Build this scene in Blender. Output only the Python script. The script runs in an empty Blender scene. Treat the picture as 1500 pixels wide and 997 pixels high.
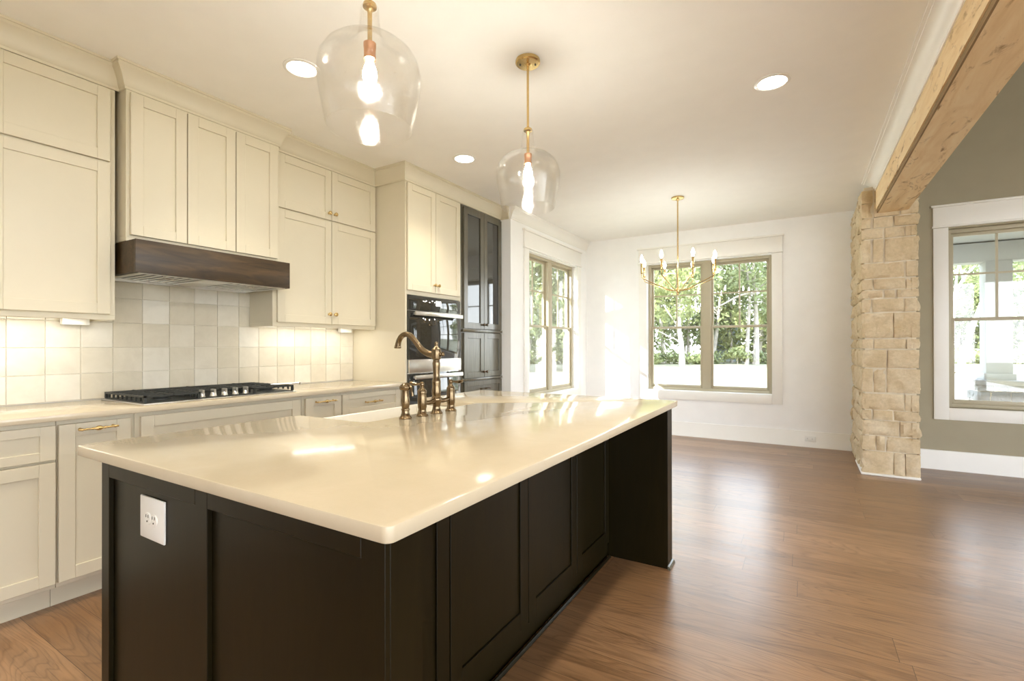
import bpy, bmesh, math, random
import numpy as np
from mathutils import Vector, Matrix, noise as mnoise

# ------------------------------------------------------------------ camera, world, sun, exposure
SC = bpy.context.scene
COL = SC.collection
SC.view_settings.view_transform = 'Standard'
SC.view_settings.look = 'None'
SC.view_settings.gamma = 1.0
SC.view_settings.use_curve_mapping = False
SC.view_settings.exposure = 2.82
EYE = 1.225
FPX, YAW, PITCH, ROLL, CXP, CYP = 708.4, .5414, .003, -.0018, 749.1, 504.9
_F = Vector((-math.sin(YAW)*math.cos(PITCH), math.cos(YAW)*math.cos(PITCH), math.sin(PITCH)))
_R = Vector((math.cos(YAW), math.sin(YAW), 0)); _U = _R.cross(_F)
CR = math.cos(ROLL)*_R + math.sin(ROLL)*_U
CU = -math.sin(ROLL)*_R + math.cos(ROLL)*_U
cam_d = bpy.data.cameras.new('camera'); cam = bpy.data.objects.new('camera', cam_d); COL.objects.link(cam)
cam_d.sensor_fit = 'HORIZONTAL'; cam_d.sensor_width = 36; cam_d.lens = FPX*36/1500
cam_d.shift_x = (750-CXP)/1500; cam_d.shift_y = (CYP-498.5)/1500
cam_d.clip_start = .05; cam_d.clip_end = 400
mw = Matrix.Identity(4)
for i in range(3):
    mw[i][0] = CR[i]; mw[i][1] = CU[i]; mw[i][2] = -_F[i]
mw[0][3], mw[1][3], mw[2][3] = 0, 0, EYE
cam.matrix_world = mw
SC.camera = cam

def far_pt(px, py, depth):
    """place far outdoor things along a sight line, at a real distance"""
    return Vector((0, 0, EYE)) + depth*(_F + CR*((px-CXP)/FPX) - CU*((py-CYP)/FPX))

world = bpy.data.worlds.new('sky'); SC.world = world
world.use_nodes = True
wn, wl = world.node_tree.nodes, world.node_tree.links
SKY_STRENGTH = 1.4
tcw = wn.new('ShaderNodeTexCoord'); sepw = wn.new('ShaderNodeSeparateXYZ'); wl.new(tcw.outputs['Generated'], sepw.inputs[0])
rpw = wn.new('ShaderNodeValToRGB'); wl.new(sepw.outputs['Z'], rpw.inputs[0])
rpw.color_ramp.elements[0].position = 0.0; rpw.color_ramp.elements[0].color = (.95, .98, 1, 1)
rpw.color_ramp.elements[1].position = .8; rpw.color_ramp.elements[1].color = (.58, .74, 1, 1)
wl.new(rpw.outputs[0], wn['Background'].inputs['Color'])
wn['Background'].inputs['Strength'].default_value = SKY_STRENGTH

SUN_DIR = Vector((.80, 1, -.531)).normalized()
sd = bpy.data.lights.new('sun', 'SUN'); sd.energy = 3.2; sd.angle = math.radians(.55); sd.color = (1, .98, .94)
so = bpy.data.objects.new('sun', sd); COL.objects.link(so)
so.rotation_euler = (-SUN_DIR).to_track_quat('Z', 'Y').to_euler(); so.location = (-20, -20, 20)

WARM = (1.0, .80, .52)
CAN_POWER, CAN_SPOT, BULB_POWER, STRIP_POWER, CANDLE_POWER = 4.0, 12.0, 58.0, 3.8, 17.0
try:
    SC.cycles.use_denoising = True
    SC.cycles.max_bounces = 14; SC.cycles.diffuse_bounces = 7; SC.cycles.transparent_max_bounces = 24
    SC.cycles.sample_clamp_indirect = 6; SC.cycles.caustics_reflective = False; SC.cycles.caustics_refractive = False
except Exception:
    pass

# ------------------------------------------------------------------ helpers
WLOC = {}
class MB:
    def __init__(s): s.v = []; s.f = []
    def add(s, vs, fs):
        o = len(s.v); s.v += [tuple(p) for p in vs]; s.f += [tuple(i+o for i in f) for f in fs]; return s
    def box(s, x0, x1, y0, y1, z0, z1):
        if x0 > x1: x0, x1 = x1, x0
        if y0 > y1: y0, y1 = y1, y0
        if z0 > z1: z0, z1 = z1, z0
        return s.add([(x0,y0,z0),(x1,y0,z0),(x1,y1,z0),(x0,y1,z0),(x0,y0,z1),(x1,y0,z1),(x1,y1,z1),(x0,y1,z1)],
                     [(0,3,2,1),(4,5,6,7),(0,1,5,4),(1,2,6,5),(2,3,7,6),(3,0,4,7)])
    def prism(s, poly, z0, z1):            # polygon in XY extruded along Z
        n = len(poly)
        return s.add([(x,y,z0) for x,y in poly]+[(x,y,z1) for x,y in poly],
                     [tuple(range(n-1,-1,-1)), tuple(range(n,2*n))]+[(i,(i+1)%n,n+(i+1)%n,n+i) for i in range(n)])
    def prism_y(s, poly, y0, y1):          # polygon in XZ extruded along Y
        n = len(poly)
        return s.add([(x,y0,z) for x,z in poly]+[(x,y1,z) for x,z in poly],
                     [tuple(range(n)), tuple(range(2*n-1,n-1,-1))]+[(i,n+i,n+(i+1)%n,(i+1)%n) for i in range(n)])
    def prism_x(s, poly, x0, x1):          # polygon in YZ extruded along X
        n = len(poly)
        return s.add([(x0,y,z) for y,z in poly]+[(x1,y,z) for y,z in poly],
                     [tuple(range(n-1,-1,-1)), tuple(range(n,2*n))]+[(i,(i+1)%n,n+(i+1)%n,n+i) for i in range(n)])
    def lathe(s, prof, c=(0,0,0), axis='z', n=24, closed=False):   # prof: (radius, height)
        vs = []; fs = []; m = len(prof)
        for r, h in prof:
            for k in range(n):
                a = 2*math.pi*k/n; p = (r*math.cos(a), r*math.sin(a), h)
                if axis == 'x': p = (p[2], p[0], p[1])
                elif axis == 'y': p = (p[1], p[2], p[0])
                vs.append((p[0]+c[0], p[1]+c[1], p[2]+c[2]))
        for j in range(m-1 + (1 if closed else 0)):
            j2 = (j+1) % m
            for k in range(n):
                fs.append((j*n+k, j*n+(k+1)%n, j2*n+(k+1)%n, j2*n+k))
        if not closed:
            if prof[0][0] > 1e-6: fs.append(tuple(range(n-1,-1,-1)))
            if prof[-1][0] > 1e-6: fs.append(tuple((m-1)*n+k for k in range(n)))
        return s.add(vs, fs)
    def tube(s, pts, r, n=10, smooth=0):
        pts = [Vector(p) for p in pts]
        rs = list(r) if hasattr(r, '__len__') else [r]*len(pts)
        if smooth:
            P = []; Rr = []
            for i in range(len(pts)-1):
                p0 = pts[max(i-1,0)]; p1 = pts[i]; p2 = pts[i+1]; p3 = pts[min(i+2,len(pts)-1)]
                for k in range(smooth):
                    t = k/smooth
                    P.append(.5*((2*p1)+(p2-p0)*t+(2*p0-5*p1+4*p2-p3)*t*t+(3*p1-p0-3*p2+p3)*t**3)); Rr.append(rs[i]*(1-t)+rs[i+1]*t)
            P.append(pts[-1]); Rr.append(rs[-1]); pts, rs = P, Rr
        d0 = (pts[1]-pts[0]).normalized(); up = Vector((0,0,1)) if abs(d0.z) < .9 else Vector((1,0,0))
        u = d0.cross(up).normalized(); vs = []; fs = []
        for i, p in enumerate(pts):
            d = ((pts[min(i+1,len(pts)-1)]-pts[max(i-1,0)])).normalized()
            u = (u - d*u.dot(d)).normalized(); w = d.cross(u)
            for k in range(n):
                a = 2*math.pi*k/n; q = p + rs[i]*(math.cos(a)*u+math.sin(a)*w); vs.append(tuple(q))
        for i in range(len(pts)-1):
            for k in range(n): fs.append((i*n+k, i*n+(k+1)%n, (i+1)*n+(k+1)%n, (i+1)*n+k))
        fs.append(tuple(range(n-1,-1,-1))); fs.append(tuple((len(pts)-1)*n+k for k in range(n)))
        return s.add(vs, fs)
    def ball(s, c, r, n=14, sq=(1,1,1)):
        m = 8; prof = [(max(1e-4, r*math.sin(math.pi*j/m)), -r*math.cos(math.pi*j/m)) for j in range(m+1)]
        t = MB().lathe(prof, (0,0,0), 'z', n)
        return s.add([(c[0]+x*sq[0], c[1]+y*sq[1], c[2]+z*sq[2]) for x,y,z in t.v], t.f)
    def build(s, name, mat, parent=None, bevel=0, seg=2, smooth=True, origin=None, recalc=True):
        off = Vector((0,0,0))
        if parent is not None: off = WLOC[parent.name]
        elif origin is not None: off = Vector(origin)
        me = bpy.data.meshes.new(name)
        me.from_pydata([tuple(Vector(p)-off) for p in s.v], [], s.f); me.update()
        bm = bmesh.new(); bm.from_mesh(me)
        if recalc: bmesh.ops.recalc_face_normals(bm, faces=bm.faces[:])
        if bevel:
            ed = [e for e in bm.edges if len(e.link_faces) == 2 and e.calc_face_angle(0) > .5]
            bmesh.ops.bevel(bm, geom=ed, offset=bevel, segments=seg, affect='EDGES', profile=.5, clamp_overlap=True)
        bm.to_mesh(me); bm.free()
        if smooth:
            me.polygons.foreach_set('use_smooth', [True]*len(me.polygons))
            me.set_sharp_from_angle(angle=math.radians(35))
        o = bpy.data.objects.new(name, me); COL.objects.link(o)
        if mat: me.materials.append(mat)
        if parent is not None: o.parent = parent
        elif origin is not None: o.location = off
        WLOC[o.name] = off
        return o

def tag(o, label=None, cat=None, group=None, kind=None):
    if label: o['label'] = label
    if cat: o['category'] = cat
    if group: o['group'] = group
    if kind: o['kind'] = kind
    return o
def struct(o): o['kind'] = 'structure'; return o
def thing(name, label, cat, loc=(0,0,0), group=None):
    o = bpy.data.objects.new(name, None); COL.objects.link(o); o.location = loc; o.empty_display_size = .1
    WLOC[o.name] = Vector(loc)
    return tag(o, label, cat, group)
def copy_tree(o, loc=None, parent=None):
    c = o.copy(); COL.objects.link(c)
    if loc is not None: c.location = loc
    WLOC[c.name] = Vector(c.location) if parent is None else WLOC[parent.name]
    if parent is not None: c.parent = parent
    for ch in list(o.children): copy_tree(ch, None, c)
    return c
def round_poly(poly, rad, n=6):
    out = []; m = len(poly)
    for i in range(m):
        p = Vector(poly[i]); a = Vector(poly[i-1]); b = Vector(poly[(i+1)%m]); r = rad[i] if hasattr(rad,'__len__') else rad
        if r <= 0: out.append(tuple(p)); continue
        d1 = (a-p).normalized(); d2 = (b-p).normalized(); s1 = p+d1*r; s2 = p+d2*r; c = p+d1*r+d2*r
        for k in range(n+1):
            t = k/n*math.pi/2
            out.append(tuple(c - d2*r*math.cos(t) - d1*r*math.sin(t)))
    return out
def sweep(mb, path, prof, side=1):
    """prof (outward offset, z) along an XY polyline with mitred corners, outward = right of travel * side"""
    P = [Vector(p) for p in path]; n = len(prof); vs = []; fs = []
    for i, p in enumerate(P):
        d0 = (P[i]-P[i-1]).normalized() if i else (P[1]-P[0]).normalized()
        d1 = (P[i+1]-P[i]).normalized() if i < len(P)-1 else d0
        n0 = Vector((d0.y,-d0.x))*side; n1 = Vector((d1.y,-d1.x))*side
        m = (n0+n1); m = m/max(1e-6, (1+n0.dot(n1)))
        for o_, z in prof: vs.append((p.x+m.x*o_, p.y+m.y*o_, z))
    for i in range(len(P)-1):
        for k in range(n): fs.append((i*n+k, i*n+(k+1)%n, (i+1)*n+(k+1)%n, (i+1)*n+k))
    fs.append(tuple(range(n-1,-1,-1))); fs.append(tuple((len(P)-1)*n+k for k in range(n)))
    return mb.add(vs, fs)

# ------------------------------------------------------------------ materials
def new_mat(name):
    m = bpy.data.materials.new(name); m.use_nodes = True
    nt = m.node_tree; return m, nt.nodes, nt.links, nt.nodes['Principled BSDF']
def coords(N, L, scale=(1,1,1), loc=(0,0,0), src='Object', rot=(0,0,0)):
    tc = N.new('ShaderNodeTexCoord'); mp = N.new('ShaderNodeMapping')
    mp.inputs['Scale'].default_value = scale; mp.inputs['Location'].default_value = loc; mp.inputs['Rotation'].default_value = rot
    L.new(tc.outputs[src], mp.inputs[0]); return mp.outputs[0]
def noise_tex(N, L, vec, scale=5, detail=4, rough=.55, dist=0):
    t = N.new('ShaderNodeTexNoise'); t.inputs['Scale'].default_value = scale; t.inputs['Detail'].default_value = detail
    t.inputs['Roughness'].default_value = rough; t.inputs['Distortion'].default_value = dist; L.new(vec, t.inputs['Vector']); return t
def ramp(N, L, fac, stops):
    r = N.new('ShaderNodeValToRGB'); e = r.color_ramp.elements
    while len(e) < len(stops): e.new(.5)
    for el, (p, c) in zip(e, stops): el.position = p; el.color = (*c, 1)
    L.new(fac, r.inputs[0]); return r
def bump(N, L, B, h, strength=.2, dist=.01):
    b = N.new('ShaderNodeBump'); b.inputs['Strength'].default_value = strength; b.inputs['Distance'].default_value = dist
    L.new(h, b.inputs['Height']); L.new(b.outputs[0], B.inputs['Normal']); return b
def paint(name, col, rough=.5, var=.03, nscale=6, bstr=.05, metal=0, spec=.5):
    m, N, L, B = new_mat(name)
    v = coords(N, L); t = noise_tex(N, L, v, nscale, 4)
    r = ramp(N, L, t.outputs[0], [(.3, tuple(c*(1-var) for c in col)), (.7, tuple(min(1,c*(1+var)) for c in col))])
    L.new(r.outputs[0], B.inputs['Base Color']); B.inputs['Roughness'].default_value = rough; B.inputs['Metallic'].default_value = metal
    B.inputs['Specular IOR Level'].default_value = spec
    if bstr:
        t2 = noise_tex(N, L, v, nscale*25, 2); bump(N, L, B, t2.outputs[0], bstr, .002)
    return m
def mix_col(N, L, a, b, fac, mode='MIX'):
    x = N.new('ShaderNodeMix'); x.data_type = 'RGBA'; x.blend_type = mode
    for val, idx in ((fac,0),(a,6),(b,7)):
        if hasattr(val, 'links'): L.new(val, x.inputs[idx])
        elif idx == 0: x.inputs[0].default_value = val
        else: x.inputs[idx].default_value = (*val, 1)
    return x.outputs[2]

M = {}
M['wall'] = paint('warm white wall paint', (.90,.905,.90), .75, .015)
M['ceil'] = paint('ceiling paint', (.92,.915,.885), .85, .012)
M['taupe'] = paint('taupe wall paint', (.37,.33,.235), .75, .02)
M['trim'] = paint('white semigloss trim', (.87,.86,.82), .38, .01)
M['cream'] = paint('cream cabinet paint', (.665,.61,.475), .38, .012, bstr=.02)
M['plastic'] = paint('white plastic', (.85,.85,.82), .3, .01, bstr=0)
M['slot'] = paint('dark slot', (.05,.05,.045), .6, .01, bstr=0)
M['frame'] = paint('khaki window frame vinyl', (.46,.41,.29), .45, .02)
M['brass'] = paint('satin brass', (.68,.49,.22), .26, .06, 30, 0, 1)
M['bronze'] = paint('antique bronze', (.20,.145,.085), .24, .12, 40, 0, 1)
M['darkmetal'] = paint('dark aged knob metal', (.12,.09,.06), .3, .1, 30, 0, 1)
M['steel'] = paint('brushed steel', (.72,.70,.66), .28, .03, 30, 0, 1)
M['iron'] = paint('black cast iron', (.016,.018,.016), .5, .15, 60, .2)
M['fireclay'] = paint('white fireclay', (.84,.81,.73), .12, .01, bstr=0)
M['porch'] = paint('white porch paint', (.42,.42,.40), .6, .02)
M['blackglass'] = paint('black oven glass', (.022,.023,.021), .03, .02, 4, 0, 0, .9)
M['copper'] = paint('copper socket', (.62,.34,.20), .3, .05, 30, 0, 1)
M['grout'] = paint('pale grout', (.72,.68,.58), .9, .03)
M['mortar'] = paint('pale mortar', (.70,.63,.50), .95, .05, 20, .4)

def oak_floor():
    m, N, L, B = new_mat('oak plank floor')
    v = coords(N, L)
    def mt(op, a, b=None, c=None):
        x = N.new('ShaderNodeMath'); x.operation = op
        for k, q in enumerate((a, b, c)):
            if q is None: continue
            if hasattr(q, 'links'): L.new(q, x.inputs[k])
            else: x.inputs[k].default_value = q
        return x.outputs[0]
    sp = N.new('ShaderNodeSeparateXYZ'); L.new(v, sp.inputs[0])
    PW, PL = .183, 1.9
    ry = mt('DIVIDE', sp.outputs['Y'], PW); row = mt('FLOOR', ry)
    w1 = N.new('ShaderNodeTexWhiteNoise'); w1.noise_dimensions = '1D'; L.new(row, w1.inputs['W'])
    rx = mt('ADD', mt('DIVIDE', sp.outputs['X'], PL), mt('MULTIPLY', w1.outputs['Value'], 7.3)); colx = mt('FLOOR', rx)
    cb = N.new('ShaderNodeCombineXYZ'); L.new(row, cb.inputs[0]); L.new(colx, cb.inputs[1])
    w2 = N.new('ShaderNodeTexWhiteNoise'); w2.noise_dimensions = '3D'; L.new(cb.outputs[0], w2.inputs['Vector'])
    fy = mt('FRACT', ry); fx_ = mt('FRACT', rx)
    ey = mt('MULTIPLY', mt('MINIMUM', fy, mt('SUBTRACT', 1.0, fy)), PW); ex_ = mt('MULTIPLY', mt('MINIMUM', fx_, mt('SUBTRACT', 1.0, fx_)), PL)
    gap = mt('LESS_THAN', mt('MINIMUM', ey, ex_), .0011)
    tone = ramp(N, L, w2.outputs['Value'], [(0,(.235,.128,.061)),(.5,(.28,.157,.077)),(1,(.335,.195,.104))])
    sh = N.new('ShaderNodeVectorMath'); sh.operation = 'MULTIPLY_ADD'
    L.new(w2.outputs['Color'], sh.inputs[0]); sh.inputs[1].default_value = (17,13,5); L.new(v, sh.inputs[2])
    mp = N.new('ShaderNodeMapping'); mp.inputs['Scale'].default_value = (.9, 8, 1); L.new(sh.outputs[0], mp.inputs[0])
    g1 = noise_tex(N, L, mp.outputs[0], 2.0, 6, .6, 1.4)
    # growth rings: bands of a slow noise give the arched oak figure
    mp3 = N.new('ShaderNodeMapping'); mp3.inputs['Scale'].default_value = (.55, 4.2, 1); L.new(sh.outputs[0], mp3.inputs[0])
    g3 = noise_tex(N, L, mp3.outputs[0], 1.1, 2, .45, .5)
    rings = mt('FRACT', mt('MULTIPLY', g3.outputs[0], 26.0))
    ringr = ramp(N, L, rings, [(0,(.66,.62,.57)),(.2,(.97,.96,.95)),(.8,(1.06,1.06,1.06)),(1,(.78,.75,.71))])
    g2 = N.new('ShaderNodeMapping'); g2.inputs['Scale'].default_value = (4, 150, 1); L.new(sh.outputs[0], g2.inputs[0])
    fine = noise_tex(N, L, g2.outputs[0], 1.4, 3, .6)
    gr = ramp(N, L, g1.outputs[0], [(.25,(.58,.54,.50)),(.5,(1,1,1)),(.75,(1.22,1.20,1.16))])
    fr = ramp(N, L, fine.outputs[0], [(.30,(.62,.58,.54)),(.46,(1,1,1))])
    c = mix_col(N, L, tone.outputs[0], gr.outputs[0], 1.0, 'MULTIPLY')
    c = mix_col(N, L, c, ringr.outputs[0], .85, 'MULTIPLY')
    c = mix_col(N, L, c, fr.outputs[0], .8, 'MULTIPLY')
    c = mix_col(N, L, c, (.07,.036,.017), gap)
    L.new(c, B.inputs['Base Color']); B.inputs['Specular IOR Level'].default_value = .8
    rr = N.new('ShaderNodeMapRange'); L.new(g1.outputs[0], rr.inputs[0]); rr.inputs[3].default_value = .24; rr.inputs[4].default_value = .38
    L.new(rr.outputs[0], B.inputs['Roughness'])
    bump(N, L, B, mt('SUBTRACT', fine.outputs[0], gap), .12, .003)
    return m
M['floor'] = oak_floor()

def wood(name, cols, scale, rough=.4, bstr=.1, knots=None, spec=.5):
    m, N, L, B = new_mat(name)
    v = coords(N, L, scale)
    g = noise_tex(N, L, v, 2.5, 7, .6, 1.2)
    r = ramp(N, L, g.outputs[0], [(.28,cols[0]),(.5,cols[1]),(.72,cols[2])])
    out = r.outputs[0]
    if knots:
        v2 = coords(N, L, knots[0]); k = noise_tex(N, L, v2, 2.3, 5, .65, 2.2)
        kr = ramp(N, L, k.outputs[0], [(.56,(0,0,0)),(.70,(1,1,1))])
        out = mix_col(N, L, out, knots[1], kr.outputs[0])
    L.new(out, B.inputs['Base Color']); B.inputs['Roughness'].default_value = rough; B.inputs['Specular IOR Level'].default_value = spec
    bump(N, L, B, g.outputs[0], bstr, .003)
    return m
M['espresso'] = wood('espresso stained maple', [(.007,.0048,.0008),(.0095,.0065,.0012),(.013,.009,.002)], (9,9,1.2), .36, .03, spec=.22)
M['hutch'] = wood('grey-brown stained maple', [(.080,.070,.046),(.096,.086,.058),(.115,.104,.072)], (9,9,1.2), .24, .04, spec=.85)
M['hoodwood'] = wood('dark walnut stain', [(.020,.011,.004),(.044,.025,.009),(.085,.048,.018)], (9,1.3,9), .42, .08)
M['beam'] = wood('pale knotty pine', [(.74,.53,.28),(.84,.65,.39),(.90,.75,.50)], (5,.7,5), .65, .2, ((3.2,1.1,3.2),(.30,.155,.05)))
M['beamdark'] = wood('pine darkened for shade', [(.16,.10,.04),(.26,.17,.075),(.33,.22,.10)], (5,.7,5), .7, .2)  # dark tone stands for the groove shadow along the beam's lower edge

def quartz():
    m, N, L, B = new_mat('cream quartz')
    v = coords(N, L)
    a = noise_tex(N, L, v, 5, 6, .6, .6); b = noise_tex(N, L, v, 2.2, 8, .68, 1.8)
    base = ramp(N, L, a.outputs[0], [(.3,(.56,.485,.355)),(.7,(.60,.52,.39))])
    ve = ramp(N, L, b.outputs[0], [(.49,(0,0,0)),(.5,(.22,.22,.22)),(.51,(0,0,0))])
    c = mix_col(N, L, base.outputs[0], (.55,.46,.33), ve.outputs[0])
    sp = noise_tex(N, L, v, 160, 2); sr = ramp(N, L, sp.outputs[0], [(.66,(0,0,0)),(.72,(.5,.5,.5))])
    c = mix_col(N, L, c, (.60,.52,.40), sr.outputs[0])
    L.new(c, B.inputs['Base Color']); B.inputs['Roughness'].default_value = .12; B.inputs['Specular IOR Level'].default_value = .5
    return m
M['quartz'] = quartz()

def zellige():
    m, N, L, B = new_mat('glazed square tile')
    tc = N.new('ShaderNodeTexCoord')
    sub = N.new('ShaderNodeVectorMath'); sub.operation = 'SUBTRACT'; L.new(tc.outputs['Object'], sub.inputs[0]); sub.inputs[1].default_value = (0,.811-.0768*0,1.222)
    dv = N.new('ShaderNodeVectorMath'); dv.operation = 'DIVIDE'; L.new(sub.outputs[0], dv.inputs[0]); dv.inputs[1].default_value = (9,.1535,.1515)
    fl = N.new('ShaderNodeVectorMath'); fl.operation = 'FLOOR'; L.new(dv.outputs[0], fl.inputs[0])
    wn_ = N.new('ShaderNodeTexWhiteNoise'); L.new(fl.outputs[0], wn_.inputs['Vector'])
    r = ramp(N, L, wn_.outputs['Value'], [(0,(.62,.57,.455)),(.35,(.67,.62,.51)),(.75,(.70,.655,.55)),(1,(.76,.73,.65))])
    n = noise_tex(N, L, tc.outputs['Object'], 9, 4, .6, .5)
    nr = ramp(N, L, n.outputs[0], [(.3,(.93,.92,.90)),(.7,(1.03,1.03,1.03))])
    c = mix_col(N, L, r.outputs[0], nr.outputs[0], 1, 'MULTIPLY')
    L.new(c, B.inputs['Base Color']); B.inputs['Roughness'].default_value = .14
    bump(N, L, B, n.outputs[0], .25, .006)
    return m
M['tile'] = zellige()

def stone():
    m, N, L, B = new_mat('cream limestone')
    v = coords(N, L)
    a = noise_tex(N, L, v, 4.5, 3, .5, .4); b = noise_tex(N, L, v, 38, 6, .7)
    r = ramp(N, L, a.outputs[0], [(.3,(.56,.44,.27)),(.5,(.64,.52,.345)),(.7,(.70,.60,.43))])
    r2 = ramp(N, L, b.outputs[0], [(.3,(.86,.85,.83)),(.7,(1.06,1.06,1.06))])
    L.new(mix_col(N, L, r.outputs[0], r2.outputs[0], 1, 'MULTIPLY'), B.inputs['Base Color']); B.inputs['Roughness'].default_value = .9
    bump(N, L, B, b.outputs[0], .5, .01)
    return m
M['stone'] = stone()
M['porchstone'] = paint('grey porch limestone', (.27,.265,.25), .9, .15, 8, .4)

def emit(name, col, s):
    m, N, L, B = new_mat(name)
    n = noise_tex(N, L, coords(N, L), 3, 1); r = ramp(N, L, n.outputs[0], [(.3,col),(.7,tuple(min(1,c*1.02) for c in col))])
    L.new(r.outputs[0], B.inputs['Emission Color']); B.inputs['Emission Strength'].default_value = s
    B.inputs['Base Color'].default_value = (*col, 1)
    return m
M['lens'] = emit('lit recessed lens', (1,.91,.78), CAN_POWER)
M['bulb'] = emit('lit filament bulb', (1,.97,.90), BULB_POWER)
M['candle'] = emit('lit candle bulb', (1,.98,.92), CANDLE_POWER)
M['strip'] = emit('lit strip diffuser', (1,.97,.90), STRIP_POWER)
M['display'] = emit('lit oven display', (.75,.78,.72), .35)

def glassy(name, tint=(1,1,1), lo=.03, hi=.75, blend=.35, rough=.0, seeds=False):
    m, N, L, B = new_mat(name)
    N.remove(B); out = N['Material Output']
    tr = N.new('ShaderNodeBsdfTransparent'); tr.inputs[0].default_value = (*tint, 1)
    gl = N.new('ShaderNodeBsdfGlossy'); gl.inputs['Roughness'].default_value = rough
    lw = N.new('ShaderNodeLayerWeight'); lw.inputs['Blend'].default_value = blend
    mr = N.new('ShaderNodeMapRange'); mr.inputs[3].default_value = lo; mr.inputs[4].default_value = hi
    L.new(lw.outputs['Facing'], mr.inputs[0])
    fac = mr.outputs[0]
    if seeds:
        v = coords(N, L); n = noise_tex(N, L, v, 120, 2); b = N.new('ShaderNodeBump'); b.inputs['Strength'].default_value = .25; b.inputs['Distance'].default_value = .003
        L.new(n.outputs[0], b.inputs['Height']); L.new(b.outputs[0], gl.inputs['Normal'])
        sr = ramp(N, L, n.outputs[0], [(.68,(0,0,0)),(.74,(.22,.22,.22))])
        ad = N.new('ShaderNodeMath'); ad.operation = 'ADD'; ad.use_clamp = True; L.new(fac, ad.inputs[0]); L.new(sr.outputs[0], ad.inputs[1]); fac = ad.outputs[0]
    mx = N.new('ShaderNodeMixShader'); L.new(fac, mx.inputs[0]); L.new(tr.outputs[0], mx.inputs[1]); L.new(gl.outputs[0], mx.inputs[2])
    L.new(mx.outputs[0], out.inputs[0])
    return m
M['pane'] = glassy('window pane', (.97,.98,.97), .045, .9, .12)
M['shade'] = glassy('seeded clear glass', (1,.998,.992), .006, .42, .22, .02, True)
M['darkpane'] = paint('dark cabinet glass', (.035,.035,.03), .04, .05, 4, 0, 0, .9)

def foliage(name, c0, c1):
    m, N, L, B = new_mat(name)
    n = noise_tex(N, L, coords(N, L), .9, 4, .6); n2 = noise_tex(N, L, coords(N, L), 7, 2)
    mx = mix_col(N, L, n.outputs[0], n2.outputs[0], .5)
    r = ramp(N, L, mx, [(.35,c0),(.65,c1)])
    L.new(r.outputs[0], B.inputs['Base Color']); B.inputs['Roughness'].default_value = .55
    tl = N.new('ShaderNodeBsdfTranslucent'); L.new(r.outputs[0], tl.inputs[0])
    ms = N.new('ShaderNodeMixShader'); ms.inputs[0].default_value = .35
    L.new(B.outputs[0], ms.inputs[1]); L.new(tl.outputs[0], ms.inputs[2]); L.new(ms.outputs[0], N['Material Output'].inputs[0])
    return m
M['leaf'] = foliage('olive leaves', (.13,.16,.065), (.32,.36,.17))
M['leaf2'] = foliage('yellow green leaves', (.20,.23,.09), (.44,.47,.22))
M['bark'] = paint('pale bark', (.52,.47,.40), .9, .25, 5, .6)
M['bark2'] = paint('grey bark', (.30,.27,.23), .9, .25, 5, .6)
M['lawn'] = paint('dry lawn', (.30,.275,.18), .95, .18, .6, .6)
M['siding'] = paint('pale blue siding', (.42,.48,.52), .7, .05, 2, 0)
M['shingle'] = paint('brown roof shingle', (.16,.13,.11), .9, .1, 8, .3)

# ------------------------------------------------------------------ room shell
CZ = 2.80
XL, XD, YF, YL = -3.60, -2.81, 6.88, 6.30        # kitchen wall, dining left wall, dining far wall, living far wall
YR = 4.68                                        # return wall beside the hutch
struct(MB().box(-3.75, 6.5, -3.5, 7.05, -.06, 0).build('floor', M['floor'], origin=(0,0,0), smooth=False))
struct(MB().box(-3.75, .83, -3.5, 7.05, CZ, CZ+.1).build('ceiling', M['ceil'], smooth=False))
struct(MB().box(.83, 6.5, -3.5, 6.45, 4.4, 4.5).build('ceiling.001', M['beamdark'], smooth=False))
# kitchen left wall, shallower behind the hutch
struct(MB().box(-3.72, XL, -3.5, 3.899, 0, CZ).build('wall_left', M['wall'], smooth=False))
struct(MB().box(-3.72, -3.49, 3.899, 3.915, 0, CZ).build('wall_left_jog', M['wall'], smooth=False))
struct(MB().box(-3.49, -3.47, 3.915, YR, 0, CZ).build('wall_left_hutch', M['wall'], smooth=False))
def wall_with_hole(axis, c0, c1, u0, u1, z0, z1, holes, name, mat):
    """wall slab normal to axis, thickness c0..c1, spanning u0..u1; holes list of (ua, ub, za, zb)"""
    mb = MB()
    def bx(a, b, za, zb):
        if b-a < 1e-4 or zb-za < 1e-4: return
        if axis == 'x': mb.box(c0, c1, a, b, za, zb)
        else: mb.box(a, b, c0, c1, za, zb)
    cur = u0
    for ua, ub, za, zb in sorted(holes):
        bx(cur, ua, z0, z1); bx(ua, ub, z0, za); bx(ua, ub, zb, z1); cur = ub
    bx(cur, u1, z0, z1)
    return struct(mb.build(name, mat, smooth=False))
WZ0, WZ1, RAILZ = .615, 2.375, 1.475
W1 = (5.06, 6.52); W2 = (-1.885, -.325); W3 = (1.235, 2.80)
w = wall_with_hole('x', -3.0, XD, YR, YF, 0, CZ, [(W1[0], W1[1], WZ0, WZ1)], 'wall_left_dining', M['wall'])
struct(MB().box(-3.469, XD-.19, YR-.02, YR, 0, CZ).box(XD-.19, XD, YR-.02, YR, 0, CZ).build('wall_left_return', M['wall'], smooth=False))
wall_with_hole('y', YF, YF+.19, -3.0, .905, 0, CZ, [(W2[0], W2[1], WZ0, WZ1)], 'wall_far_dining', M['wall'])
wall_with_hole('y', YL, YL+.19, .905, 6.5, 0, 4.4, [(W3[0], W3[1], WZ0, WZ1)], 'wall_far_living', M['taupe'])
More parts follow.
